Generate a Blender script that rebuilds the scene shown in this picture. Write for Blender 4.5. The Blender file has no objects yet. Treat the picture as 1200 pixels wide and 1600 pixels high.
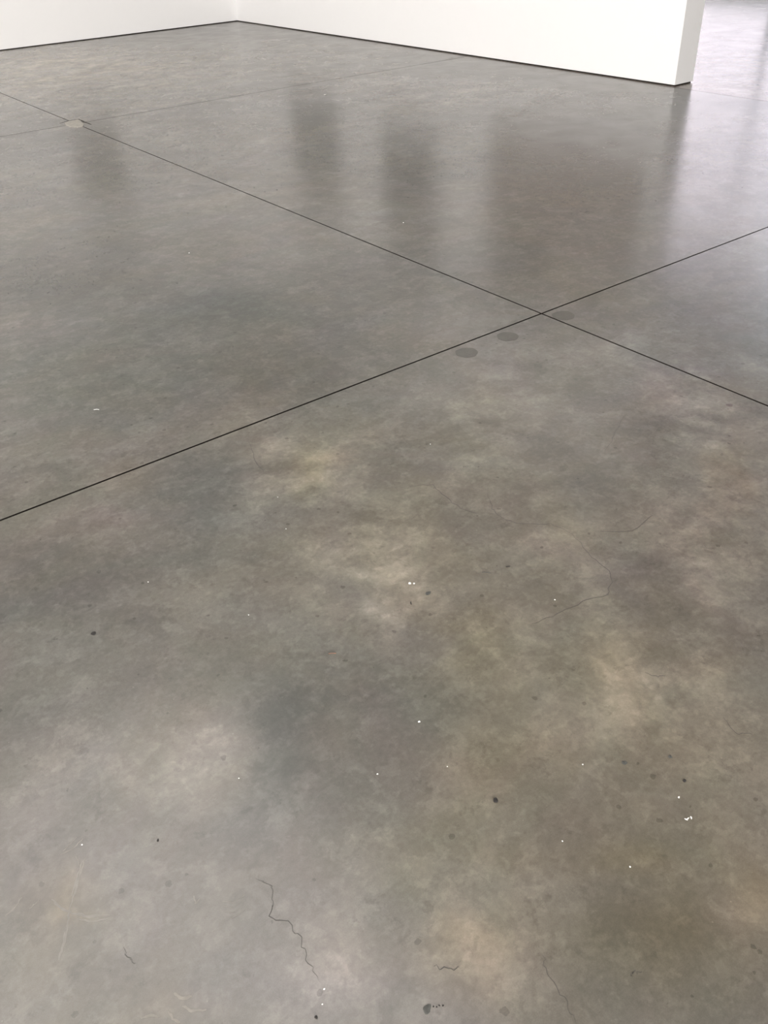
import bpy, bmesh, math, random
import numpy as np
from mathutils import Matrix, Vector

S = bpy.context.scene
COL = S.collection
random.seed(7)

# ---------------------------------------------------------------- camera, sky, lights, exposure
H = 1.55
cam = bpy.data.cameras.new('camera')
cam.sensor_fit = 'VERTICAL'; cam.sensor_height = 36.0; cam.sensor_width = 27.0
cam.lens = 1348.97 * 36.0 / 1600.0
cam.clip_start = 0.05
camo = bpy.data.objects.new('camera', cam); COL.objects.link(camo)
rot = Matrix(((0.79379885, 0.3794591, -0.47528325),
              (-0.6070806, 0.44739941, -0.65672438),
              (-0.0365586, 0.8098423, 0.5855074)))
camo.matrix_world = Matrix.Translation((0, 0, H)) @ rot.to_4x4()
S.camera = camo

S.view_settings.view_transform = 'Standard'
S.view_settings.look = 'None'
S.view_settings.gamma = 1.0
S.view_settings.use_curve_mapping = False
S.view_settings.exposure = 0.0
S.cycles.use_denoising = True
S.cycles.max_bounces = 8
S.cycles.diffuse_bounces = 5
S.cycles.sample_clamp_indirect = 3.5

SKY = 7.2
w = bpy.data.worlds.new('sky'); S.world = w; w.use_nodes = True
bg = w.node_tree.nodes['Background']
bg.inputs[0].default_value = (0.77, 0.87, 1.0, 1); bg.inputs[1].default_value = SKY

def area(name, loc, target, sx, sy, power, color, parent=None):
    l = bpy.data.lights.new(name, 'AREA'); l.shape = 'RECTANGLE'
    l.size = sx; l.size_y = sy; l.energy = power; l.color = color
    o = bpy.data.objects.new(name, l); COL.objects.link(o)
    o.location = loc
    o.rotation_euler = (Vector(target) - Vector(loc)).to_track_quat('-Z', 'Y').to_euler()
    return o

CEIL = 5.0
# added fill lights, unseen behind the camera: along the left side wall and the back wall
area('side_fill_light', (-6.94, 8.4, 2.2), (0, 8.4, 2.0), 8.4, 2.4, 790, (1.0, 0.965, 0.94))
area('back_fill_light', (-3.6, -6.94, 2.2), (-3.6, 0, 2.2), 5.6, 2.4, 2100, (1.0, 0.965, 0.94))
# daylight panel in the ceiling over the near left of the room
area('skylight_glow', (0.2, 3.7, CEIL - 0.06), (0.2, 3.7, 0), 3.6, 4.6, 175, (1.0, 0.965, 0.94))
# sun outdoors, behind the gallery: it lights the house across the street only
sl = bpy.data.lights.new('sun', 'SUN'); sl.energy = 5.0; sl.angle = .01; sl.color = (1, .96, .9)
so = bpy.data.objects.new('sun', sl); COL.objects.link(so)
so.rotation_euler = Vector((.75, .25, -.6)).to_track_quat('-Z', 'Y').to_euler()
FLOOR_RGB = (.150, .139, .120)
# concrete patches metres on the floor: centre, two half-axes, tone, warmth, pinkness
BLOTCHES = [
    (1.16,2.11, 0.121,-0.104, -0.130,-0.204, 0.27,0.4,0.0), (1.17,2.00, 0.047,-0.040, -0.082,-0.123, 0.10,0.6,0.0),
    (1.13,2.31, 0.101,-0.087, -0.075,-0.128, 0.08,0.2,0.5), (0.57,2.32, 0.107,-0.044, -0.019,-0.063, 0.22,0.1,0.6),
    (1.00,1.59, 0.056,-0.046, -0.052,-0.074, 0.27,0.2,0.1), (1.15,1.56, 0.051,-0.042, -0.108,-0.139, 0.20,0.1,0.1),
    (0.96,1.35, 0.054,-0.045, -0.062,-0.081, 0.24,0.2,0.2), (1.06,1.18, 0.082,-0.112, -0.094,-0.084, 0.20,0.8,-0.2),
    (1.31,0.85, 0.015,-0.115, -0.131,-0.046, 0.13,0.2,0.0), (1.52,0.66, 0.081,-0.067, -0.072,-0.049, 0.10,0.4,0.1),
    (0.37,1.28, 0.129,-0.105, -0.057,-0.112, 0.22,0.2,0.1), (0.35,1.59, 0.093,-0.076, -0.044,-0.101, 0.08,0.0,0.3),
    (0.17,1.46, 0.103,-0.083, -0.031,-0.079, 0.05,-0.2,0.1), (0.05,1.13, 0.059,-0.047, -0.038,-0.097, 0.08,0.6,0.0),
    (0.50,0.55, 0.096,-0.076, -0.054,-0.062, 0.14,0.8,0.5), (0.33,0.75, 0.118,-0.094, -0.054,-0.082, 0.08,0.0,0.5),
    (0.11,0.81, 0.057,-0.045, -0.019,-0.038, 0.10,0.1,0.1), (2.21,1.18, 0.053,-0.045, -0.218,-0.152, 0.09,0.8,0.6),
    (2.39,1.51, 0.108,-0.094, -0.147,-0.111, 0.09,-0.2,0.2), (1.69,2.31, 0.108,-0.095, -0.106,-0.139, 0.05,0.0,0.0),
    (2.75,2.11, 0.193,-0.071, -0.098,-0.097, 0.09,0.0,0.0), (0.59,2.92, 0.108,-0.093, -0.048,-0.136, 0.05,0.0,0.0),
    (2.08,6.76, 0.280,-0.288, -0.423,-1.148, 0.05,-0.6,0.1), (1.26,2.52, 0.176,-0.004, -0.042,-0.111, 0.05,0.4,0.3),
    (3.58,4.04, 0.152,-0.151, -0.220,-0.250, 0.08,0.2,0.4), (0.72,0.66, 0.058,-0.047, -0.042,-0.045, 0.06,0.4,0.1),
    (0.91,0.53, 0.058,-0.046, -0.032,-0.027, 0.06,0.6,-0.2), (1.02,0.34, 0.055,-0.044, -0.076,-0.052, 0.08,0.5,0.5),
    (5.82,7.19, 0.490,-0.580, -0.256,-0.314, 0.05,0.0,0.0), (4.19,7.25, 0.276,-0.309, -0.204,-0.337, 0.05,-0.5,0.0),
    (0.18,0.91, 0.112,-0.089, -0.034,-0.066, 0.04,-0.4,0.0), (0.03,1.31, 0.084,-0.067, -0.047,-0.135, 0.05,-0.1,0.4),
    (0.98,0.85, 0.099,-0.081, -0.077,-0.077, 0.05,0.4,0.0), (0.52,0.86, 0.109,-0.088, -0.041,-0.057, 0.05,0.1,0.2),
    (1.64,1.41, 0.132,-0.112, -0.145,-0.138, 0.03,0.4,0.1), (2.34,3.82, 0.223,-0.211, -0.108,-0.164, 0.05,-0.2,0.0),
    (2.46,5.35, 0.163,-0.480, -0.183,-0.319, 0.05,-0.3,0.0), (0.85,1.68, 0.083,-0.070, -0.089,-0.143, 0.04,0.1,0.2),
    (0.65,1.78, 0.096,-0.080, -0.076,-0.147, 0.07,-0.1,0.2), (2.91,1.69, 0.146,-0.130, -0.240,-0.169, 0.05,-0.5,0.2),
    (2.55,1.72, 0.038,-0.141, -0.133,-0.082, 0.04,0.0,0.3), (1.74,3.45, 0.217,-0.123, -0.109,-0.205, -0.17,-0.6,-0.4),
    (2.19,3.36, 0.206,-0.190, -0.188,-0.272, -0.05,0.2,0.0), (0.88,2.32, 0.122,-0.105, -0.107,-0.211, -0.15,-0.6,-0.2),
    (0.73,1.98, 0.132,-0.111, -0.065,-0.126, -0.10,-0.5,-0.1), (0.56,1.24, 0.101,-0.127, -0.071,-0.086, -0.22,-0.7,-0.3),
    (0.47,1.07, 0.094,-0.004, -0.010,-0.081, -0.13,-0.7,-0.2), (1.49,1.90, 0.105,-0.090, -0.111,-0.138, -0.16,-0.3,-0.1),
    (1.85,1.39, 0.090,-0.077, -0.149,-0.130, -0.12,-0.1,0.0), (0.76,1.19, 0.130,-0.106, -0.071,-0.098, -0.12,0.0,-0.1),
    (1.71,2.10, 0.104,-0.091, -0.088,-0.107, -0.06,-0.3,0.0), (0.38,2.08, 0.186,-0.155, -0.068,-0.182, -0.09,0.0,0.0),
    (0.77,3.29, 0.257,-0.227, -0.131,-0.361, -0.13,-0.4,-0.4), (6.80,5.98, 0.072,-0.265, -0.190,-0.167, -0.14,0.0,0.0),
    (0.91,1.03, 0.092,-0.076, -0.070,-0.081, -0.10,0.0,-0.3), (0.84,0.66, 0.140,-0.112, -0.090,-0.087, -0.08,0.2,0.0),
    (0.96,0.44, 0.075,-0.060, -0.065,-0.050, -0.11,0.2,-0.5), (0.78,0.37, 0.105,-0.084, -0.080,-0.066, -0.12,0.4,-0.1),
    (1.49,1.03, 0.035,-0.103, -0.092,-0.048, -0.08,-0.4,0.3), (1.32,1.19, 0.079,-0.065, -0.092,-0.092, -0.05,0.0,0.1),
    (0.42,0.62, 0.019,-0.015, -0.021,-0.028, -0.12,0.0,0.0), (4.17,10.79, 0.367,-0.240, -0.075,-0.181, -0.09,0.0,0.0),
    (4.87,10.84, 0.135,-0.172, -0.157,-0.328, -0.11,0.0,0.0), (4.47,8.52, 0.264,-0.310, -0.209,-0.377, -0.08,0.0,-0.2),
    (3.48,8.83, 0.563,-0.375, -0.120,-0.285, -0.06,-0.2,-0.3), (4.28,6.68, 0.226,-0.249, -0.314,-0.472, -0.07,-0.2,0.0),
    (5.32,5.43, 0.520,-0.572, -0.230,-0.239, -0.09,0.0,0.1), (5.35,4.44, 0.441,-0.470, -0.300,-0.262, -0.05,0.1,0.1),
    (3.08,2.45, 0.269,-0.020, -0.030,-0.033, -0.10,0.0,0.0), (3.50,2.40, 0.251,-0.020, -0.035,-0.034, -0.10,-0.2,0.0),
    (2.69,8.92, 0.261,-0.293, -0.075,-0.213, -0.06,-0.2,-0.2), (4.81,6.96, 0.235,-0.266, -0.117,-0.164, -0.05,-0.2,0.0),
    (2.75,1.95, 0.073,-0.163, -0.124,-0.086, -0.08,-0.4,0.0), (1.41,3.56, 0.243,-0.220, -0.097,-0.201, -0.05,-0.2,-0.2),
    (1.43,2.71, 0.171,-0.151, -0.085,-0.140, -0.05,0.3,0.0), (6.26,6.67, 0.475,-0.562, -0.179,-0.193, -0.04,0.0,0.0),
    (1.87,5.02, 0.340,-0.329, -0.128,-0.290, -0.04,-0.2,-0.2), (3.64,4.58, 0.178,-0.180, -0.484,-0.602, -0.06,0.0,0.0),  # second one paints a mirrored canvas as a dark streak
    (3.19,3.02, 0.164,-0.155, -0.337,-0.334, -0.04,0.0,0.0), (2.20,6.27, 0.117,-0.119, -0.243,-0.591, -0.05,0.2,-0.2),  # canvas reflections darkened into the floor colour
    (3.83,2.42, 0.283,-0.008, -0.089,-0.082, -0.05,-0.3,0.0), (1.02,0.60, 0.337,-0.272, -0.526,-0.438, 0.04,0.6,0.1),
    (0.81,0.32, 0.173,-0.137, -0.108,-0.083, -0.16,0.4,-0.2), (1.65,1.89, 0.230,-0.198, -0.246,-0.284, 0.13,0.3,0.1),
    (1.19,1.59, 0.171,-0.144, -0.208,-0.265, 0.10,0.2,0.1), (1.86,0.98, 0.176,-0.148, -0.401,-0.284, 0.16,0.1,0.2),
    (4.59,3.84, 0.428,-0.435, -1.348,-1.190, -0.25,0.2,0.6), (2.10,2.12, 0.473,-0.034, -0.139,-0.206, 0.12,0.0,0.1),  # first one darkens the colour where the wall mirrors too strongly
    (0.29,0.71, 0.150,-0.119, -0.066,-0.101, 0.14,0.0,0.3), (0.08,1.30, 0.127,-0.102, -0.074,-0.197, 0.08,-0.1,0.2),
    (0.35,2.07, 0.212,-0.177, -0.082,-0.221, -0.12,-0.1,0.0), (1.31,3.12, 0.445,-0.397, -0.199,-0.389, -0.06,-0.1,-0.3),
    (1.55,1.10, 0.399,-0.333, -0.431,-0.372, 0.03,0.3,0.1), (5.61,6.94, 0.998,-1.163, -0.604,-0.743, 0.25,0.1,0.3),
    (5.74,10.11, 1.307,-1.678, -0.919,-1.558, 0.25,0.4,0.1), (3.58,11.04, 1.142,-1.397, -0.854,-2.358, 0.62,0.6,0.2),  # pale far concrete, lightened further in place of wall reflection
    (1.49,3.29, 0.638,-0.576, -0.367,-0.686, -0.26,-0.2,-0.1), (2.58,1.44, 0.150,-0.131, -0.237,-0.165, 0.08,0.0,0.4),
    (1.96,1.14, 0.172,-0.146, -0.328,-0.244, 0.02,-0.1,0.4), (2.47,3.21, 0.274,-0.255, -0.314,-0.400, -0.18,0.0,0.0),
    (1.26,4.45, 0.402,-0.374, -0.278,-0.743, -0.14,-0.1,-0.1), (0.48,0.94, 0.061,-0.049, -0.049,-0.073, -0.08,0.0,0.0),
    (0.09,0.85, 0.222,-0.176, -0.043,-0.090, -0.08,0.0,0.1), (0.78,1.06, 0.227,-0.185, -0.116,-0.148, -0.05,0.1,0.0),
    (0.04,1.13, 0.010,-0.014, -0.043,-0.059, 0.15,0.6,0.0), (-0.05,1.01, 0.018,-0.024, -0.048,-0.066, 0.13,0.2,0.1),
    (0.04,1.07, 0.033,-0.031, -0.005,-0.010, 0.12,0.5,0.0), (-0.06,1.17, 0.002,-0.012, -0.022,-0.005, 0.12,0.0,0.1),
    (0.11,0.81, 0.037,-0.029, -0.013,-0.025, 0.12,0.1,0.2), (1.26,4.45, 0.452,-0.421, -0.243,-0.647, -0.12,0.0,0.0),  # second one offsets the left wall's reflection with darker colour
    (5.10,4.28, 0.491,-0.516, -1.308,-1.154, -0.05,0.2,0.3), (1.85,0.95, 0.081,-0.068, -0.145,-0.102, 0.10,0.1,0.2),
    (1.89,1.68, 0.129,-0.112, -0.118,-0.115, 0.06,0.1,0.2), (2.46,1.73, 0.026,-0.230, -0.173,-0.100, 0.14,0.0,0.4),
    (1.39,2.12, 0.050,-0.043, -0.073,-0.102, 0.08,0.1,0.0), (0.41,1.36, 0.046,-0.038, -0.026,-0.052, 0.06,0.0,0.3),
    (0.45,1.20, 0.040,-0.010, -0.009,-0.035, 0.10,0.4,0.1), (0.34,1.84, 0.398,-0.329, -0.214,-0.544, -0.12,-0.1,0.0),
    (0.11,1.03, 0.307,-0.245, -0.107,-0.243, -0.07,0.0,0.1), (1.68,4.19, 0.823,-0.770, -0.473,-0.994, -0.12,-0.1,-0.1),
    (2.47,3.21, 0.343,-0.318, -0.314,-0.400, -0.12,-0.1,-0.1), (2.63,1.79, 0.134,-0.283, -0.277,-0.186, 0.12,-0.2,0.1),
    (1.74,3.45, 0.217,-0.123, -0.101,-0.191, -0.10,-0.3,-0.3), (0.88,2.32, 0.114,-0.098, -0.089,-0.176, -0.07,-0.2,0.0),
    (0.55,1.20, 0.068,-0.055, -0.039,-0.062, -0.08,-0.4,-0.2), (0.88,2.10, 0.093,-0.079, -0.084,-0.156, -0.06,-0.3,0.0),
]

# ---------------------------------------------------------------- helpers
def mat(name, color, rough=0.5, spec=0.5, bump=None, noise=None):
    m = bpy.data.materials.new(name); m.use_nodes = True
    nt = m.node_tree; b = nt.nodes['Principled BSDF']
    b.inputs['Base Color'].default_value = (*color, 1)
    b.inputs['Roughness'].default_value = rough
    b.inputs['Specular IOR Level'].default_value = spec
    if noise:
        sc, amt = noise
        tc = nt.nodes.new('ShaderNodeTexCoord')
        n = nt.nodes.new('ShaderNodeTexNoise'); n.inputs['Scale'].default_value = sc; n.inputs['Detail'].default_value = 5
        nt.links.new(tc.outputs['Object'], n.inputs['Vector'])
        r = nt.nodes.new('ShaderNodeMapRange')
        r.inputs[1].default_value = .3; r.inputs[2].default_value = .7
        r.inputs[3].default_value = 1 - amt; r.inputs[4].default_value = 1 + amt
        nt.links.new(n.outputs[0], r.inputs[0])
        v = nt.nodes.new('ShaderNodeVectorMath'); v.operation = 'SCALE'
        v.inputs[0].default_value = color
        nt.links.new(r.outputs[0], v.inputs['Scale'])
        nt.links.new(v.outputs[0], b.inputs['Base Color'])
        if bump:
            bp = nt.nodes.new('ShaderNodeBump'); bp.inputs['Strength'].default_value = bump
            bp.inputs['Distance'].default_value = .002
            nt.links.new(n.outputs[0], bp.inputs['Height']); nt.links.new(bp.outputs[0], b.inputs['Normal'])
    return m

def link(name, me, m=None, parent=None):
    o = bpy.data.objects.new(name, me); COL.objects.link(o)
    if m is not None: me.materials.append(m)
    if parent is not None: o.parent = parent
    return o

def from_bm(name, bm, m, parent=None, smooth=False):
    me = bpy.data.meshes.new(name); bm.normal_update(); bm.to_mesh(me); bm.free()
    if smooth:
        for f in me.polygons: f.use_smooth = True
    return link(name, me, m, parent)

def add_box(bm, x0, x1, y0, y1, z0, z1, bevel=0):
    r = bmesh.ops.create_cube(bm, size=1)
    vs = r['verts']
    for v in vs:
        v.co = Vector((x0 + (v.co.x + .5) * (x1 - x0), y0 + (v.co.y + .5) * (y1 - y0), z0 + (v.co.z + .5) * (z1 - z0)))
    if bevel:
        es = list({e for v in vs for e in v.link_edges})
        bmesh.ops.bevel(bm, geom=es, offset=bevel, segments=2, affect='EDGES', profile=.5)

def box(name, m, *a, parent=None, bevel=0):
    bm = bmesh.new(); add_box(bm, *a, bevel=bevel); return from_bm(name, bm, m, parent)

def struct(o): o['kind'] = 'structure'; return o
def tag(o, label, cat, group=None):
    o['label'] = label; o['category'] = cat
    if group: o['group'] = group
    return o

def prism(bm, pts, z0, z1):
    b = [bm.verts.new((x, y, z0)) for x, y in pts]; t = [bm.verts.new((x, y, z1)) for x, y in pts]
    n = len(pts)
    bm.faces.new(t); bm.faces.new(b[::-1])
    for i in range(n): bm.faces.new((b[i], b[(i + 1) % n], t[(i + 1) % n], t[i]))
    bmesh.ops.recalc_face_normals(bm, faces=bm.faces)

def ribbon(bm, pts, wid, z0=.0002, z1=.0007, taper=True, jit=0.0, sub=4):
    # a thin raised strip along a polyline, widths varying
    q = []
    for i in range(len(pts) - 1):
        for k in range(sub):
            t = k / sub
            q.append(Vector(pts[i]) * (1 - t) + Vector(pts[i + 1]) * t)
    q.append(Vector(pts[-1]))
    n = len(q)
    for i in range(1, n - 1): q[i] += Vector((random.uniform(-jit, jit), random.uniform(-jit, jit)))
    L, Rr = [], []
    for i in range(n):
        d = (q[min(i + 1, n - 1)] - q[max(i - 1, 0)]).normalized(); nr = Vector((-d.y, d.x))
        ww = wid * (0.5 + .5 * random.random())
        if taper: ww *= max(.15, math.sin(math.pi * (i + .5) / n) ** .5)
        L.append(q[i] + nr * ww / 2); Rr.append(q[i] - nr * ww / 2)
    for i in range(n - 1):
        vs = [bm.verts.new((v.x, v.y, z1)) for v in (L[i], Rr[i], Rr[i + 1], L[i + 1])]
        bm.faces.new(vs)
        if z0 is None: continue
        lo = [bm.verts.new((v.x, v.y, z0)) for v in (L[i], Rr[i], Rr[i + 1], L[i + 1])]
        bm.faces.new((vs[0], lo[0], lo[3], vs[3])); bm.faces.new((vs[1], vs[2], lo[2], lo[1]))
    bmesh.ops.remove_doubles(bm, verts=bm.verts, dist=1e-6)
    bmesh.ops.recalc_face_normals(bm, faces=bm.faces)
    if z0 is None:
        for f in bm.faces:
            if f.normal.z < 0: f.normal_flip()

# ---------------------------------------------------------------- materials
M_wall = mat('white_wall_paint', (.86, .855, .85), .55, .3, bump=.15, noise=(14, .004))
M_ceil = mat('ceiling_paint', (.34, .34, .335), .8, .2)
M_dark = mat('dark_joint_filler', (.018, .015, .013), .9, .1)  # plain dark colour for the sides and bottoms of the cuts
M_reveal = mat('black_wall_reveal', (.02, .018, .016), .8, .1)
M_frame = mat('dark_window_frame', (.10, .10, .105), .4)

def concrete(name, base, attr=True, gain=1.0, rough=(.19, .27), seed=0.0):
    m = bpy.data.materials.new(name); m.use_nodes = True
    nt = m.node_tree; N = nt.nodes.new; K = nt.links.new
    b = nt.nodes['Principled BSDF']
    tc = N('ShaderNodeTexCoord')
    mp = N('ShaderNodeMapping'); mp.inputs['Location'].default_value = (seed, seed * .7, 0)
    K(tc.outputs['Object'], mp.inputs[0])
    def noise(scale, detail=5, rgh=.55, dist=0.0, off=0.0, lac=2.0):
        n = N('ShaderNodeTexNoise'); n.noise_dimensions = '3D'
        n.inputs['Scale'].default_value = scale; n.inputs['Detail'].default_value = detail
        n.inputs['Roughness'].default_value = rgh; n.inputs['Distortion'].default_value = dist
        n.inputs['Lacunarity'].default_value = lac
        a = N('ShaderNodeVectorMath'); a.operation = 'ADD'; a.inputs[1].default_value = (off, -off, off * .5)
        K(mp.outputs[0], a.inputs[0]); K(a.outputs[0], n.inputs['Vector'])
        return n.outputs[0]
    def math_(op, a, bb, c=None):
        n = N('ShaderNodeMath'); n.operation = op
        for i, v in enumerate((a, bb, c)):
            if v is None: continue
            if isinstance(v, (int, float)): n.inputs[i].default_value = v
            else: K(v, n.inputs[i])
        return n.outputs[0]
    def mrange(v, a0, a1, b0, b1, smooth=False):
        n = N('ShaderNodeMapRange'); n.interpolation_type = 'SMOOTHSTEP' if smooth else 'LINEAR'
        K(v, n.inputs[0])
        for i, x in zip((1, 2, 3, 4), (a0, a1, b0, b1)): n.inputs[i].default_value = x
        return n.outputs[0]
    big = mrange(noise(1.1, 5, .55, .4, 3), .3, .7, -.12, .12)
    n_mid = noise(4.2, 6, .62, .3, 9)
    mid = mrange(n_mid, .3, .7, -.18, .18)
    # cloudy trowel patches with fairly crisp borders
    p1 = mrange(noise(9, 5, .62, .25, 17), .50, .56, -.06, .065, True)
    p2 = mrange(noise(24, 5, .65, .2, 29), .52, .60, -.055, .065, True)
    p3 = mrange(noise(15, 6, .7, .2, 41), .60, .66, 0, -.16, True)
    fine = mrange(noise(70, 4, .7, 0, 51), .3, .7, -.11, .11)
    grain = mrange(noise(420, 2, .6, 0, 5), .3, .7, -.07, .07)
    t = math_('ADD', big, mid)
    for v in (p1, p2, p3, fine, grain): t = math_('ADD', t, v)
    # sparse dark pits and pale flecks in the cement skin
    vo = N('ShaderNodeTexVoronoi'); vo.inputs['Scale'].default_value = 26
    K(mp.outputs[0], vo.inputs['Vector'])
    sel = N('ShaderNodeSeparateColor'); K(vo.outputs['Color'], sel.inputs[0])
    on = math_('GREATER_THAN', sel.outputs[0], .82)
    rad = mrange(sel.outputs[1], 0, 1, .05, .20)
    nd = math_('ADD', vo.outputs['Distance'], mrange(noise(90, 2, .6, 0, 77), .3, .7, -.06, .06))
    pit = math_('MULTIPLY', on, math_('LESS_THAN', nd, rad))
    t = math_('ADD', t, math_('MULTIPLY', pit, -.32))
    vo2 = N('ShaderNodeTexVoronoi'); vo2.inputs['Scale'].default_value = 34
    K(mp.outputs[0], vo2.inputs['Vector'])
    s2 = N('ShaderNodeSeparateColor'); K(vo2.outputs['Color'], s2.inputs[0])
    fl = math_('MULTIPLY', math_('GREATER_THAN', s2.outputs[0], .93), math_('LESS_THAN', vo2.outputs['Distance'], .05))
    t = math_('ADD', t, math_('MULTIPLY', fl, .35))
    warm = mrange(noise(2.3, 4, .6, .6, 63), .3, .7, -.4, .4)
    pink = mrange(noise(3.1, 5, .65, .8, 87), .3, .7, -.6, .6)
    if attr:
        at = N('ShaderNodeAttribute'); at.attribute_name = 'mottle'
        sp = N('ShaderNodeSeparateXYZ'); K(at.outputs['Vector'], sp.inputs[0])
        t = math_('ADD', t, sp.outputs[0])
        # ragged borders: the patch edge is broken up by the trowel texture
        brk = math_('ADD', mrange(n_mid, .35, .65, .1, 1.9), mrange(noise(13, 5, .65, .3, 133), .45, .55, -.3, .3, True))
        lim = math_('MAXIMUM', math_('MINIMUM', sp.outputs[0], .18), -.18)
        t = math_('ADD', t, math_('MULTIPLY', lim, math_('SUBTRACT', brk, 1)))
        warm = math_('ADD', warm, sp.outputs[1]); pink = math_('ADD', pink, sp.outputs[2])
    tone = math_('EXPONENT', math_('MULTIPLY', t, gain), 0)
    R_ = math_('MULTIPLY_ADD', pink, .040, math_('MULTIPLY_ADD', warm, .06, 1.0))
    G_ = math_('MULTIPLY_ADD', pink, -.028, math_('MULTIPLY_ADD', warm, .012, 1.0))
    B_ = math_('MULTIPLY_ADD', pink, .010, math_('MULTIPLY_ADD', warm, -.12, 1.0))
    cb = N('ShaderNodeCombineXYZ')
    for i, (v, c) in enumerate(zip((R_, G_, B_), base)):
        K(math_('MULTIPLY', math_('MULTIPLY', v, tone), c), cb.inputs[i])
    K(cb.outputs[0], b.inputs['Base Color'])
    K(mrange(noise(3.5, 5, .6, .5, 111), .3, .7, *rough), b.inputs['Roughness'])
    b.inputs['IOR'].default_value = 1.5
    bp = N('ShaderNodeBump'); bp.inputs['Strength'].default_value = .35; bp.inputs['Distance'].default_value = .0012
    hsum = math_('ADD', noise(5, 3, .5, 0, 7), math_('MULTIPLY', noise(38, 3, .6, 0, 8), .18))
    K(hsum, bp.inputs['Height']); K(bp.outputs[0], b.inputs['Normal'])
    return m

M_floor = concrete('polished_concrete', FLOOR_RGB)
M_floor2 = concrete('polished_concrete_next_room', (FLOOR_RGB[0]*1.5, FLOOR_RGB[1]*1.35, FLOOR_RGB[2]*1.35), attr=False, seed=31)

# ---------------------------------------------------------------- floor: slabs parted by saw cuts
JX, JY, JY2 = 2.700, 2.477, 7.998
WX = 7.215
def coords(a, b, fine_fn):
    out = [a]
    while out[-1] < b:
        out.append(out[-1] + fine_fn(out[-1]))
    k = (b - a) / (out[-1] - a)
    return np.array([a + (v - a) * k for v in out])
def fx(x): return .016 if -1.0 < x < 2.6 else (.03 if -1 < x < 4.5 else .07)
def fy(y): return .016 if -.2 < y < 2.4 else (.028 if -.2 < y < 5.5 else .06)

def mottle(X, Y):
    # warp the coordinates so the patches have wandering outlines
    wx = X + .045*np.sin(7.1*Y+1.3*X+.5) + .022*np.sin(17*Y-9*X) + .012*np.sin(37*X+23*Y+2) + .03*np.sin(3.3*X+5*Y+1)
    wy = Y + .045*np.sin(6.3*X-2.1*Y+2) + .022*np.sin(15*X+11*Y+1) + .012*np.sin(31*Y-27*X) + .03*np.sin(4.1*Y-2.7*X)
    T = np.zeros_like(X); W = np.zeros_like(X); Pk = np.zeros_like(X)
    for cx, cy, ux, uy, vx, vy, a, wm, pk in BLOTCHES:
        det = ux*vy - uy*vx
        s = min(1.0, 1.2*math.sqrt(abs(det)) / .12)    # small patches are warped less
        dx = X + (wx - X)*s - cx; dy = Y + (wy - Y)*s - cy
        p_ = (dx*vy - dy*vx)/det; q_ = (ux*dy - uy*dx)/det
        g = np.exp(-1.1*(p_*p_ + q_*q_)**1.15)
        T += a*g; W += wm*g*1.0; Pk += pk*g*1.0
    neg = np.minimum(W, 0)                 # cool patches lean green-grey rather than blue
    return T, W - neg*.55, Pk + neg*.3

V, F, MI, ATT = [], [], [], []
def slab(x0, x1, y0, y1, mi, gx=.003, gy=.003):
    base = sum(len(v) for v in V)
    xs = coords(x0 + gx, x1 - gx, fx); ys = coords(y0 + gy, y1 - gy, fy)
    X, Y = np.meshgrid(xs, ys)
    Z = np.zeros_like(X)
    ny, nx = X.shape
    V.append(np.stack([X.ravel(), Y.ravel(), Z.ravel()], 1))
    ATT.append(np.stack([a.ravel() for a in mottle(X, Y)], 1))
    i = np.arange(ny*nx).reshape(ny, nx) + base
    q = np.stack([i[:-1, :-1], i[:-1, 1:], i[1:, 1:], i[1:, :-1]], -1).reshape(-1, 4)
    F.append(q); MI.append(np.full(len(q), mi))
    # skirts down into the cut
    for ring in (i[0, :], i[:, -1], i[-1, ::-1], i[::-1, 0]):
        b2 = sum(len(v) for v in V)
        allv = np.concatenate(V); pts = allv[ring].copy(); pts[:, 2] = -.02
        V.append(pts); ATT.append(np.zeros((len(pts), 3)))
        j = np.arange(len(ring)) + b2
        q = np.stack([ring[:-1], j[:-1], j[1:], ring[1:]], -1); F.append(q); MI.append(np.full(len(q), 2))
def build_floor():
    xs = [-7.0, -2.8, JX, WX]; ys = [-7.0, -3.0, JY, JY2, 13.6]
    gx = {JX: .0042, -2.8: .003, WX: .003}; gy = {JY: .0044, JY2: .0048, -3.0: .003}
    for a in range(3):
        for b in range(4):
            # one gap half-width per slab side
            x0, x1, y0, y1 = xs[a], xs[a+1], ys[b], ys[b+1]
            slab(x0 + gx.get(x0, 0), x1 - gx.get(x1, 0), y0 + gy.get(y0, 0), y1 - gy.get(y1, 0), 0, 0, 0)
    slab(WX + .0022, 14.2, -7.0, 15.2, 1, 0, 0)
    v = np.concatenate(V); f = np.concatenate(F)
    me = bpy.data.meshes.new('floor')
    me.vertices.add(len(v)); me.vertices.foreach_set('co', v.astype(np.float32).ravel())
    me.loops.add(f.size); me.loops.foreach_set('vertex_index', f.astype(np.int32).ravel())
    me.polygons.add(len(f)); me.polygons.foreach_set('loop_start', np.arange(0, f.size, 4, dtype=np.int32))
    me.polygons.foreach_set('material_index', np.concatenate(MI).astype(np.int32))
    me.polygons.foreach_set('use_smooth', np.zeros(len(f), dtype=bool))
    me.update(calc_edges=True)
    at = me.attributes.new('mottle', 'FLOAT_VECTOR', 'POINT')
    at.data.foreach_set('vector', np.concatenate(ATT).astype(np.float32).ravel())
    for m in (M_floor, M_floor2, M_dark): me.materials.append(m)
    o = bpy.data.objects.new('floor', me); COL.objects.link(o)
    return struct(o)
floor = build_floor()
struct(box('trim_1', M_dark, -7.0, 14.2, -7.0, 15.2, -.06, -.012))       # the dark bottom of the cuts
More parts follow.
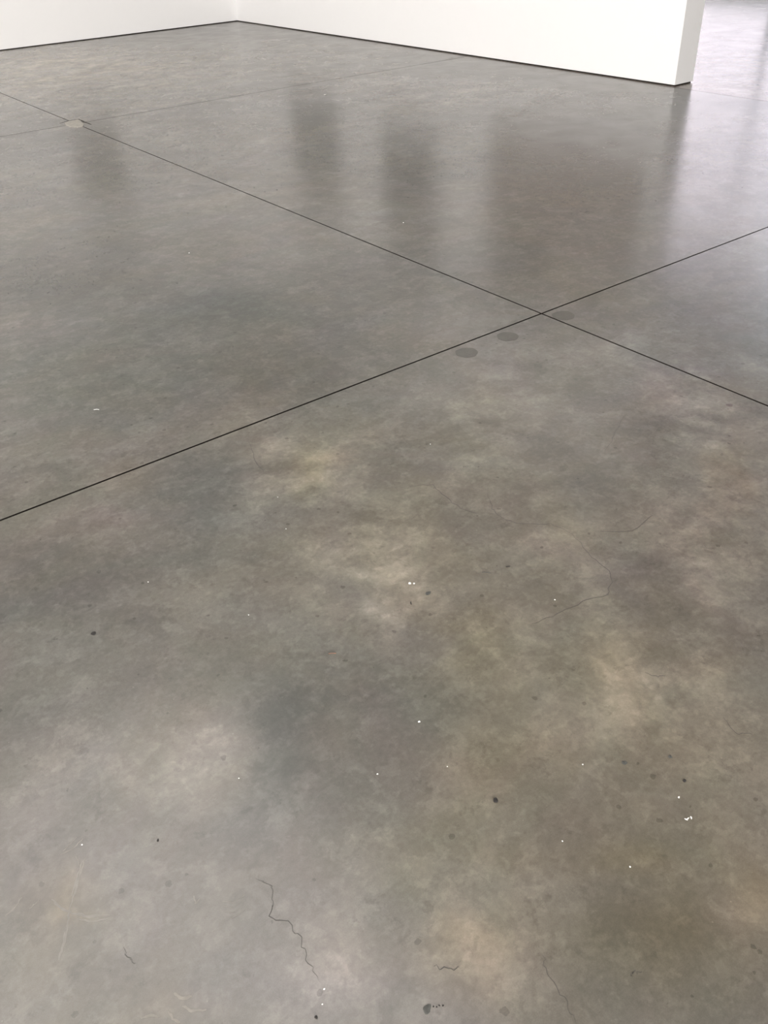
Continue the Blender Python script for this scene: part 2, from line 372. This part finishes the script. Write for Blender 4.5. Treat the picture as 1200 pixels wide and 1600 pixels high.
struct(box('ground', mat('pale_paving', (.45, .44, .42), .9, noise=(3, .1)), 14.45, 60, -30, 60, -.25, -.1))

# ---------------------------------------------------------------- walls with a black recess at the foot
G = .011
def hung_wall(name, n, x0, x1, y0, y1, z1=CEIL, inset=.012):
    struct(box(name, M_wall, x0, x1, y0, y1, G, z1, bevel=.002))
    struct(box('trim_%d' % n, M_reveal, x0 + inset, x1 - inset, y0 + inset, y1 - inset, 0, G))
hung_wall('wall_right', 2, 7.25, 7.512, 5.25, 13.22)
hung_wall('wall_left', 3, -6.98, 7.512, 13.222, 13.45)
struct(box('wall_back', M_wall, -7.2, 14.2, -7.2, -7.0, -.06, CEIL))
struct(box('wall_side', M_wall, -7.2, -7.0, -7.0, 15.2, -.06, CEIL))
struct(box('wall_far', M_wall, -7.2, 14.4, 15.2, 15.4, -.06, CEIL))
struct(box('ceiling', M_ceil, -7.2, 14.4, -7.2, 15.4, CEIL, CEIL + .2))

# window wall of the next room
def window_wall():
    openings = [(4.9, 12.6)]
    z0, z1 = .25, 4.6
    bm = bmesh.new()
    add_box(bm, 14.2, 14.4, -7.2, 15.2, -.06, z0)
    add_box(bm, 14.2, 14.4, -7.2, 15.2, z1, CEIL)
    ys = [-7.2] + [v for o in openings for v in o] + [15.2]
    for k in range(0, len(ys), 2): add_box(bm, 14.2, 14.4, ys[k], ys[k+1], z0, z1)
    struct(from_bm('wall_window_side', bm, M_wall))
    gl = bpy.data.materials.new('clear_window_glass'); gl.use_nodes = True
    nt = gl.node_tree; nt.nodes.remove(nt.nodes['Principled BSDF'])
    tr = nt.nodes.new('ShaderNodeBsdfTransparent'); tr.inputs[0].default_value = (.93, .95, .95, 1)
    gs = nt.nodes.new('ShaderNodeBsdfGlossy'); gs.inputs['Roughness'].default_value = .02
    mx = nt.nodes.new('ShaderNodeMixShader'); mx.inputs[0].default_value = .06
    nt.links.new(tr.outputs[0], mx.inputs[1]); nt.links.new(gs.outputs[0], mx.inputs[2])
    nt.links.new(mx.outputs[0], nt.nodes['Material Output'].inputs[0])
    for k, (a, b) in enumerate(openings):
        bm = bmesh.new(); t = .06
        add_box(bm, 14.24, 14.32, a, a + t, z0, z1); add_box(bm, 14.24, 14.32, b - t, b, z0, z1)
        add_box(bm, 14.24, 14.32, a + t, b - t, z0, z0 + t); add_box(bm, 14.24, 14.32, a + t, b - t, z1 - t, z1)
        for my in (6.2, 8.72, 11.0): add_box(bm, 14.25, 14.31, my - .035, my + .035, z0 + t, z1 - t)
        wdw = struct(from_bm('window_%d' % (k + 1), bm, M_frame))
        box('pane', gl, 14.275, 14.281, a + t, b - t, z0 + t, z1 - t, parent=wdw)
window_wall()

# window-like frames around the added fill lights, unseen behind the camera
def fill_light_frame(n, along, c, half, z0, z1):
    bm = bmesh.new(); t = .07
    def a(u0, u1, w0, w1):
        if along == 'y': add_box(bm, -7.0, -6.9, c + u0, c + u1, w0, w1)
        else: add_box(bm, c + u0, c + u1, -7.0, -6.9, w0, w1)
    a(-half - t, -half, z0 - t, z1 + t); a(half, half + t, z0 - t, z1 + t)
    a(-half, half, z0 - t, z0); a(-half, half, z1, z1 + t)
    for k in range(1, 6):
        u = -half + 2*half*k/6; a(u - .02, u + .02, z0, z1)
    struct(from_bm('window_%d' % n, bm, M_frame))  # frame for an added light, solid wall behind it
fill_light_frame(5, 'y', 8.4, 4.2, 1.0, 3.4)
fill_light_frame(6, 'x', -3.6, 2.8, 1.0, 3.4)

# pale pink building across the street, mirrored in the polished floor
def pink_building():
    r = bpy.data.objects.new('street_building', None); COL.objects.link(r); r.location = (26, 20.1, -.1)
    tag(r, 'pale pink rendered building across the street beyond the next room', 'building')
    box('building_body', mat('pink_render', (.66, .53, .52), .9, noise=(2, .06)), -2, 6, -3.4, 12, 0, 12, parent=r)
    for i in range(5):
        for j in range(3):
            box('building_window', M_frame, -2.03, -1.98, -1.6 + i*2.7, -.4 + i*2.7, 1.6 + j*3.4, 3.4 + j*3.4, parent=r)
pink_building()

# ---------------------------------------------------------------- ceiling fittings (their light is set at the top)
def fitting(name, label, x0, x1, y0, y1, depth, group=None):
    r = bpy.data.objects.new(name, None); COL.objects.link(r); r.location = ((x0+x1)/2, (y0+y1)/2, CEIL)
    a, b = (x1-x0)/2, (y1-y0)/2; t = .04
    bm = bmesh.new()
    add_box(bm, -a-t, -a, -b-t, b+t, -depth, 0); add_box(bm, a, a+t, -b-t, b+t, -depth, 0)
    add_box(bm, -a, a, -b-t, -b, -depth, 0); add_box(bm, -a, a, b, b+t, -depth, 0)
    from_bm('frame', bm, M_ceil, r)
    box('backplate', M_wall, -a, a, -b, b, -.02, 0, parent=r)
    tag(r, label, 'ceiling light', group)
fitting('ceiling_light', 'broad square-edged daylight panel set in the ceiling above the near floor', -1.6, 2.0, 1.4, 6.0, .08)

def dark_art(name, label, wall, c, z0, z1, wd, rgb, panels=()):
    r = bpy.data.objects.new(name, None); COL.objects.link(r)
    if wall == 'R': r.location = (7.25, c, (z0+z1)/2); r.rotation_euler = (0, 0, -math.pi/2)
    else: r.location = (c, 13.222, (z0+z1)/2)
    h = (z1-z0)/2; a = wd/2
    box('canvas', mat('canvas_paint', rgb, .8, .2, noise=(3, .25)), -a+.02, a-.02, -.035, -.005, -h+.02, h-.02, parent=r)
    for x0, x1, w0, w1, col in panels:
        box('painted_field', mat('dark_field_paint', col, .8, .2, noise=(3, .25)), x0, x1, -.037, -.034, w0, w1, parent=r)
    bm = bmesh.new()
    add_box(bm, -a, -a+.025, -.045, 0, -h, h); add_box(bm, a-.025, a, -.045, 0, -h, h)
    add_box(bm, -a+.025, a-.025, -.045, 0, -h, -h+.025); add_box(bm, -a+.025, a-.025, -.045, 0, h-.025, h)
    from_bm('frame', bm, mat('charcoal_frame', (.05, .05, .05), .5), r)
    tag(r, label, 'painting')
dark_art('framed_canvas', 'dark canvas on the left wall, mirrored as a dim streak beneath the pale floor patch', 'L', 4.68, 1.2, 2.25, .66, (.24, .245, .23))
dark_art('framed_canvas', 'tall dark canvas on the right wall, nearest the far room corner', 'R', 11.28, .98, 2.35, 1.1, (.25, .255, .245))
dark_art('framed_canvas', 'tall dark canvas on the right wall, between the corner canvas and the broad brown one', 'R', 9.1, 1.05, 2.6, 1.0, (.20, .20, .19))
dark_art('framed_canvas', 'broad brown-grey canvas on the right wall, nearest the open wall end', 'R', 6.5, .78, 2.75, 2.1,
         (.44, .40, .37), [(-.95, .0, -.1, .9, (.20, .19, .18))])

# ---------------------------------------------------------------- things set in the floor
M_plug = concrete('dark_plug_mortar', tuple(c*.60 for c in FLOOR_RGB), attr=False, gain=.6, rough=(.24, .30), seed=12)
def plug(cx, cy, r, label):
    pts = []
    for k in range(48):
        a = k*math.tau/48
        rr = r*(1 + .025*math.sin(3*a + cx*9) + .02*math.sin(7*a + cy*5))
        pts.append((rr*math.cos(a), rr*math.sin(a)))
    bm = bmesh.new(); prism(bm, pts, 0, .0006)
    o = from_bm('core_hole_plug', bm, M_plug); o.location = (cx, cy, 0.0002)
    tag(o, label, 'floor plug', 'round plugs by the joint crossing')
plug(2.191, 2.402, .046, 'dark round plug flush in the concrete, farthest from the joint crossing')
plug(2.422, 2.403, .045, 'dark round plug flush in the concrete, middle one of the three')
plug(2.755, 2.398, .049, 'dark round plug flush in the concrete, right beside the joint crossing')

def poly_patch():
    r = bpy.data.objects.new('mortar_patch', None); COL.objects.link(r); r.location = (2.70, 7.99, 0)
    tag(r, 'pale chipped mortar patch filling the far crossing of two floor joints', 'floor patch')
    pts = [(2.641, 8.11), (2.694, 8.144), (2.775, 8.142), (2.767, 8.046), (2.742, 7.927), (2.695, 7.835), (2.645, 7.837), (2.618, 7.913), (2.611, 7.998)]
    q = []
    for i in range(len(pts)):
        a, b = Vector(pts[i]), Vector(pts[(i+1) % len(pts)])
        for k in range(4):
            v = a.lerp(b, k/4) + Vector((random.uniform(-.004, .004), random.uniform(-.004, .004)))
            q.append((v.x - 2.70, v.y - 7.99))
    bm = bmesh.new(); prism(bm, q[::-1], -.004, .0025)
    from_bm('mortar_fill', bm, mat('pale_mortar', (.40, .375, .33), .6, noise=(25, .2), bump=.5), r)
    bm = bmesh.new()
    ribbon(bm, [(x-2.70, y-7.99) for x, y in [(2.600, 8.125), (2.69, 8.158), (2.785, 8.155), (2.779, 8.007), (2.785, 7.866)]], .014, .0001, .0012, True, .003)
    from_bm('broken_edge', bm, M_dark, r)
poly_patch()

# hairline cracks and scuffs belong to the floor
M_crack = mat('hairline_crack', (.075, .07, .065), .8, .1)
cracks = [
 (.0022, [(1.151, 2.379), (1.107, 2.253), (1.09, 2.174)]),
 (.0016, [(0.33, 0.935), (0.346, 0.904), (0.331, 0.87), (0.312, 0.853), (0.33, 0.819), (0.334, 0.781), (0.321, 0.74), (0.317, 0.698)]),
 (.0014, [(0.07, 0.969), (0.071, 0.942), (0.076, 0.928)]),
 (.0022, [(1.405, 1.796), (1.466, 1.754), (1.452, 1.663), (1.448, 1.599), (1.47, 1.55)]),
 (.0016, [(1.569, 1.609), (1.523, 1.536), (1.511, 1.481), (1.536, 1.426), (1.601, 1.371), (1.612, 1.292)]),
 (.0020, [(1.612, 1.292), (1.576, 1.187), (1.569, 1.119), (1.542, 1.088), (1.485, 1.05), (1.414, 1.076), (1.326, 1.085), (1.249, 1.101)]),
 (.0018, [(2.263, 1.648), (2.136, 1.583), (2.032, 1.536)]),
 (.0012, [(0.655, 0.485), (0.64, 0.458), (0.631, 0.413), (0.617, 0.371)]),
 (.0014, [(1.364, 0.611), (1.347, 0.566), (1.37, 0.541)]),
 (.0020, [(1.684, 1.251), (1.755, 1.192), (1.863, 1.204)]),
 (.0022, [(0.491, 0.59), (0.507, 0.571), (0.525, 0.561)]),
 (.0015, [(0.749, 0.366), (0.756, 0.367), (0.77, 0.358)]),
 (.0016, [(1.339, 0.81), (1.347, 0.784), (1.368, 0.773)])]
for wd, pts in cracks:
    bm = bmesh.new(); ribbon(bm, pts, wd, .00005, .0003, True, .004, 5)
    from_bm('hairline_crack', bm, M_crack, floor)

# pale trowel scuffs worn into the surface
M_scuff = concrete('pale_scuffed_concrete', tuple(c*1.30 for c in FLOOR_RGB), attr=False, gain=1.0, rough=(.3, .4), seed=4)
SCUFFS = [
  (.0040, [(.084, 1.188), (.065, 1.164), (.039, 1.129), (.016, 1.098)]), (.0030, [(.077, 1.185), (.054, 1.156), (.032, 1.126)]),
  (.0050, [(.016, 1.098), (.004, 1.075), (-.018, 1.039), (-.032, 1.021)]), (.0040, [(-.001, 1.144), (.007, 1.116), (.019, 1.092)]),
  (.0050, [(.019, 1.092), (.044, 1.065), (.075, 1.043)]), (.0030, [(.023, 1.075), (.045, 1.051), (.071, 1.039)]),
  (.0030, [(-.083, 1.166), (-.065, 1.17), (-.045, 1.184)]), (.0025, [(.048, 1.226), (.074, 1.224), (.097, 1.233)]),
  (.0025, [(.054, 1.231), (.072, 1.238), (.088, 1.244)]), (.0025, [(.07, 1.203), (.07, 1.191), (.068, 1.179)]),
  (.0020, [(-.042, 1.152), (-.029, 1.155), (-.019, 1.158)]), (.0022, [(.256, .934), (.268, .92), (.283, .917), (.295, .919)]),
  (.0022, [(.253, .923), (.263, .911), (.278, .908), (.29, .91)]), (.0022, [(.25, .913), (.258, .902), (.273, .899), (.285, .901)]),
  (.0022, [(.247, .902), (.253, .893), (.268, .891), (.28, .892)]), (.0022, [(.218, .978), (.213, .961), (.224, .966)]),
  (.0050, [(.107, .837), (.114, .82), (.129, .813)]), (.0045, [(.108, .808), (.118, .79), (.138, .777)]),
  (.0040, [(.085, .816), (.086, .799), (.093, .786)]), (.0040, [(.043, .834), (.058, .829), (.07, .817)])]
for n, (wd, pts) in enumerate(SCUFFS):
    bm = bmesh.new(); ribbon(bm, pts, wd * 1.5, None, .00008 + n*.00001, True, .0010, 4)
    from_bm('trowel_scuff', bm, M_scuff, floor)

# ---------------------------------------------------------------- crumbs, fibres and spots lying on the floor
def pebble(name, x, y, a, b, h, ang, m, label, cat, group=None, seed=0):
    rnd = random.Random(seed)
    bm = bmesh.new(); bmesh.ops.create_icosphere(bm, subdivisions=2, radius=1)
    ph = [rnd.uniform(0, 6) for _ in range(6)]
    for v in bm.verts:
        c = v.co
        k = 1 + .16*math.sin(3*c.x + ph[0]) + .14*math.sin(4*c.y + ph[1]) + .12*math.sin(5*c.z + ph[2])
        v.co = Vector((c.x*k*a, c.y*k*b, (c.z*k + 1)*h/2))
    zmin = min(v.co.z for v in bm.verts)
    for v in bm.verts: v.co.z -= zmin
    o = from_bm(name, bm, m, smooth=False); o.location = (x, y, 0); o.rotation_euler = (0, 0, ang)
    return tag(o, label, cat, group)

def fibre(name, x, y, pts, r, m, label, cat):
    bm = bmesh.new(); rings = []
    P = [Vector(p) for p in pts]; Q = []
    for i in range(len(P)-1):
        for k in range(5): Q.append(P[i].lerp(P[i+1], k/5))
    Q.append(P[-1])
    for i, c in enumerate(Q):
        d = (Q[min(i+1, len(Q)-1)] - Q[max(i-1, 0)]).normalized()
        s = d.cross(Vector((0, 0, 1))).normalized(); u = s.cross(d)
        rr = r*(.5 if i in (0, len(Q)-1) else 1)
        rings.append([bm.verts.new(c + (s*math.cos(t*math.tau/6) + u*math.sin(t*math.tau/6))*rr + Vector((0, 0, r))) for t in range(6)])
    for i in range(len(rings)-1):
        for t in range(6): bm.faces.new((rings[i][t], rings[i][(t+1) % 6], rings[i+1][(t+1) % 6], rings[i+1][t]))
    bm.faces.new(rings[0][::-1]); bm.faces.new(rings[-1])
    o = from_bm(name, bm, m, smooth=True); o.location = (x, y, 0)
    return tag(o, label, cat)

M_white = mat('white_crumb', (.85, .84, .80), .7, noise=(200, .1))
M_black = mat('dark_grit', (.035, .032, .03), .8, .2, noise=(200, .3))
M_smear = mat('dark_smear', (.075, .075, .068), .6, .3, noise=(120, .3))
M_rust = mat('rusty_flake', (.19, .10, .065), .7, noise=(150, .3))
M_lint = mat('white_lint', (.9, .9, .88), .7)

fibre('lint_thread', .832, 2.961, [(-.010, .006, 0), (0, 0, .001), (.007, -.008, 0)], .0007, M_lint, 'short white lint thread on the floor left of the nearer long joint', 'lint')
pebble('paper_crumb', 1.108, 1.426, .0045, .003, .003, .3, M_white, 'white paper crumb, larger of a pair in the middle of the floor', 'crumb', None, 1)
pebble('paper_crumb', 1.117, 1.418, .003, .0025, .002, .9, M_white, 'white paper crumb, smaller one beside its twin in mid floor', 'crumb', None, 2)
pebble('plaster_crumb', .821, 1.034, .0028, .0024, .003, 1.3, M_white, 'single round white plaster crumb below the middle of the floor', 'crumb', None, 3)
fibre('rusty_flake', .791, 1.339, [(-.008, .008, 0), (-.001, .002, .0015), (.008, -.004, 0)], .0009, M_rust, 'thin orange-brown rusty sliver on the bare concrete', 'flake')
pebble('tar_spot', .349, 1.8, .0072, .0065, .0014, 0, M_black, 'small round black tar spot on the left of the floor', 'spot', None, 4)
pebble('grit_lump', .812, .772, .0060, .0048, .004, .9, M_black, 'black grit lump in the lower part of the floor, biggest of its kind', 'grit', None, 5)
pebble('grit_lump', 1.154, .558, .0038, .0034, .003, .2, M_black, 'small black grit lump near the right edge, above white specks', 'grit', None, 6)
pebble('dirt_blot', 1.182, .616, .0052, .0045, .001, .5, M_smear, 'dull dark dirt blot near the right edge, just beyond the grit lump', 'blot', None, 7)
pebble('dirt_blot', 1.093, .667, .0060, .0050, .001, 1.1, M_smear, 'faint dark dirt blot left of the right edge pair of blots', 'blot', None, 8)
pebble('dirt_blot', 1.122, 1.363, .0085, .0060, .001, .1, M_smear, 'soft grey dirt blot below the pair of white crumbs', 'blot', None, 9)
pebble('dirt_blot', .437, .543, .0085, .0070, .0012, .4, M_smear, 'dark green-grey blot at the bottom edge on the warm patch', 'blot', None, 10)
for k, (dx, dy) in enumerate(((.010, -.004), (.014, -.008), (.019, -.009), (.024, -.013))):
    pebble('dark_grain', .437 + dx, .543 + dy, .0016, .0013, .0012, k, M_black, 'tiny dark grain in the dotted trail beside the bottom edge blot', 'grain', 'dotted trail of dark grains', 20 + k)
fibre('dark_splinter', 1.364, 1.305, [(-.006, .004, 0), (.006, -.002, 0)], .0013, M_black, 'short black splinter, upper of two right of the floor centre', 'splinter')
fibre('brown_hair', 1.303, 1.323, [(-.012, .012, 0), (-.002, .002, .001), (.006, -.009, 0)], .0007, M_smear, 'thin brown hair lying left of the short black splinter', 'hair')
fibre('dark_splinter', 1.06, 1.361, [(-.003, -.005, 0), (.003, .005, 0)], .0014, M_black, 'short black splinter just below the white crumbs', 'splinter')
pebble('paper_scrap', 4.891, 7.397, .014, .009, .003, .4, M_white, 'white paper scrap on the far slab near the fine joint', 'scrap', None, 11)
pebble('dirt_blot', 2.605, 1.455, .013, .011, .0006, .2, mat('reddish_stain', (.13, .10, .09), .5, .3, noise=(60, .2)), 'faint reddish round blot by the right edge under the joint', 'blot', None, 12)
for k, (dx, dy) in enumerate(((0, 0), (.006, -.003), (-.005, .001))):
    pebble('chalk_fleck', 1.085 + dx, .497 + dy, .0035, .0016, .0008, k*.9, M_white, 'white chalky fleck in the little cluster below the black grit lump', 'fleck', 'chalk fleck cluster', 30 + k)
pebble('chalk_fleck', 1.112, .540, .0030, .0018, .0008, .4, M_white, 'white chalky fleck left of the grit lump near the right edge', 'fleck', None, 34)
pebble('dark_grain', .216, 1.132, .0034, .0018, .002, .9, M_black, 'narrow black grain on the pale lower left of the floor', 'grain', None, 35)
pebble('dark_grain', .280, .649, .0030, .0026, .002, .1, M_black, 'round black grain on the pinkish floor at the bottom edge', 'grain', None, 36)
grit = [(.317, .679), (.30, .66), (1.363, 1.127), (.79, .90), (1.05, 2.02), (.98, 1.86), (.66, .98), (1.02, .72), (.85, .62), (.91, .50), (.42, 1.16), (.70, 1.60), (.55, 1.90), (1.62, 1.95), (.09, 1.22), (3.05, 3.9), (1.9, 4.3)]
for k, (x, y) in enumerate(grit):
    s = 1.0 + .5*random.random() + (1.2 if y > 3 else 0)
    pebble('grit_grain', x, y, .0013*s, .0011*s, .0012*s, k, M_white, 'tiny white grit grain lying loose on the bare grey concrete', 'grit', 'loose white grit grains', 50 + k)
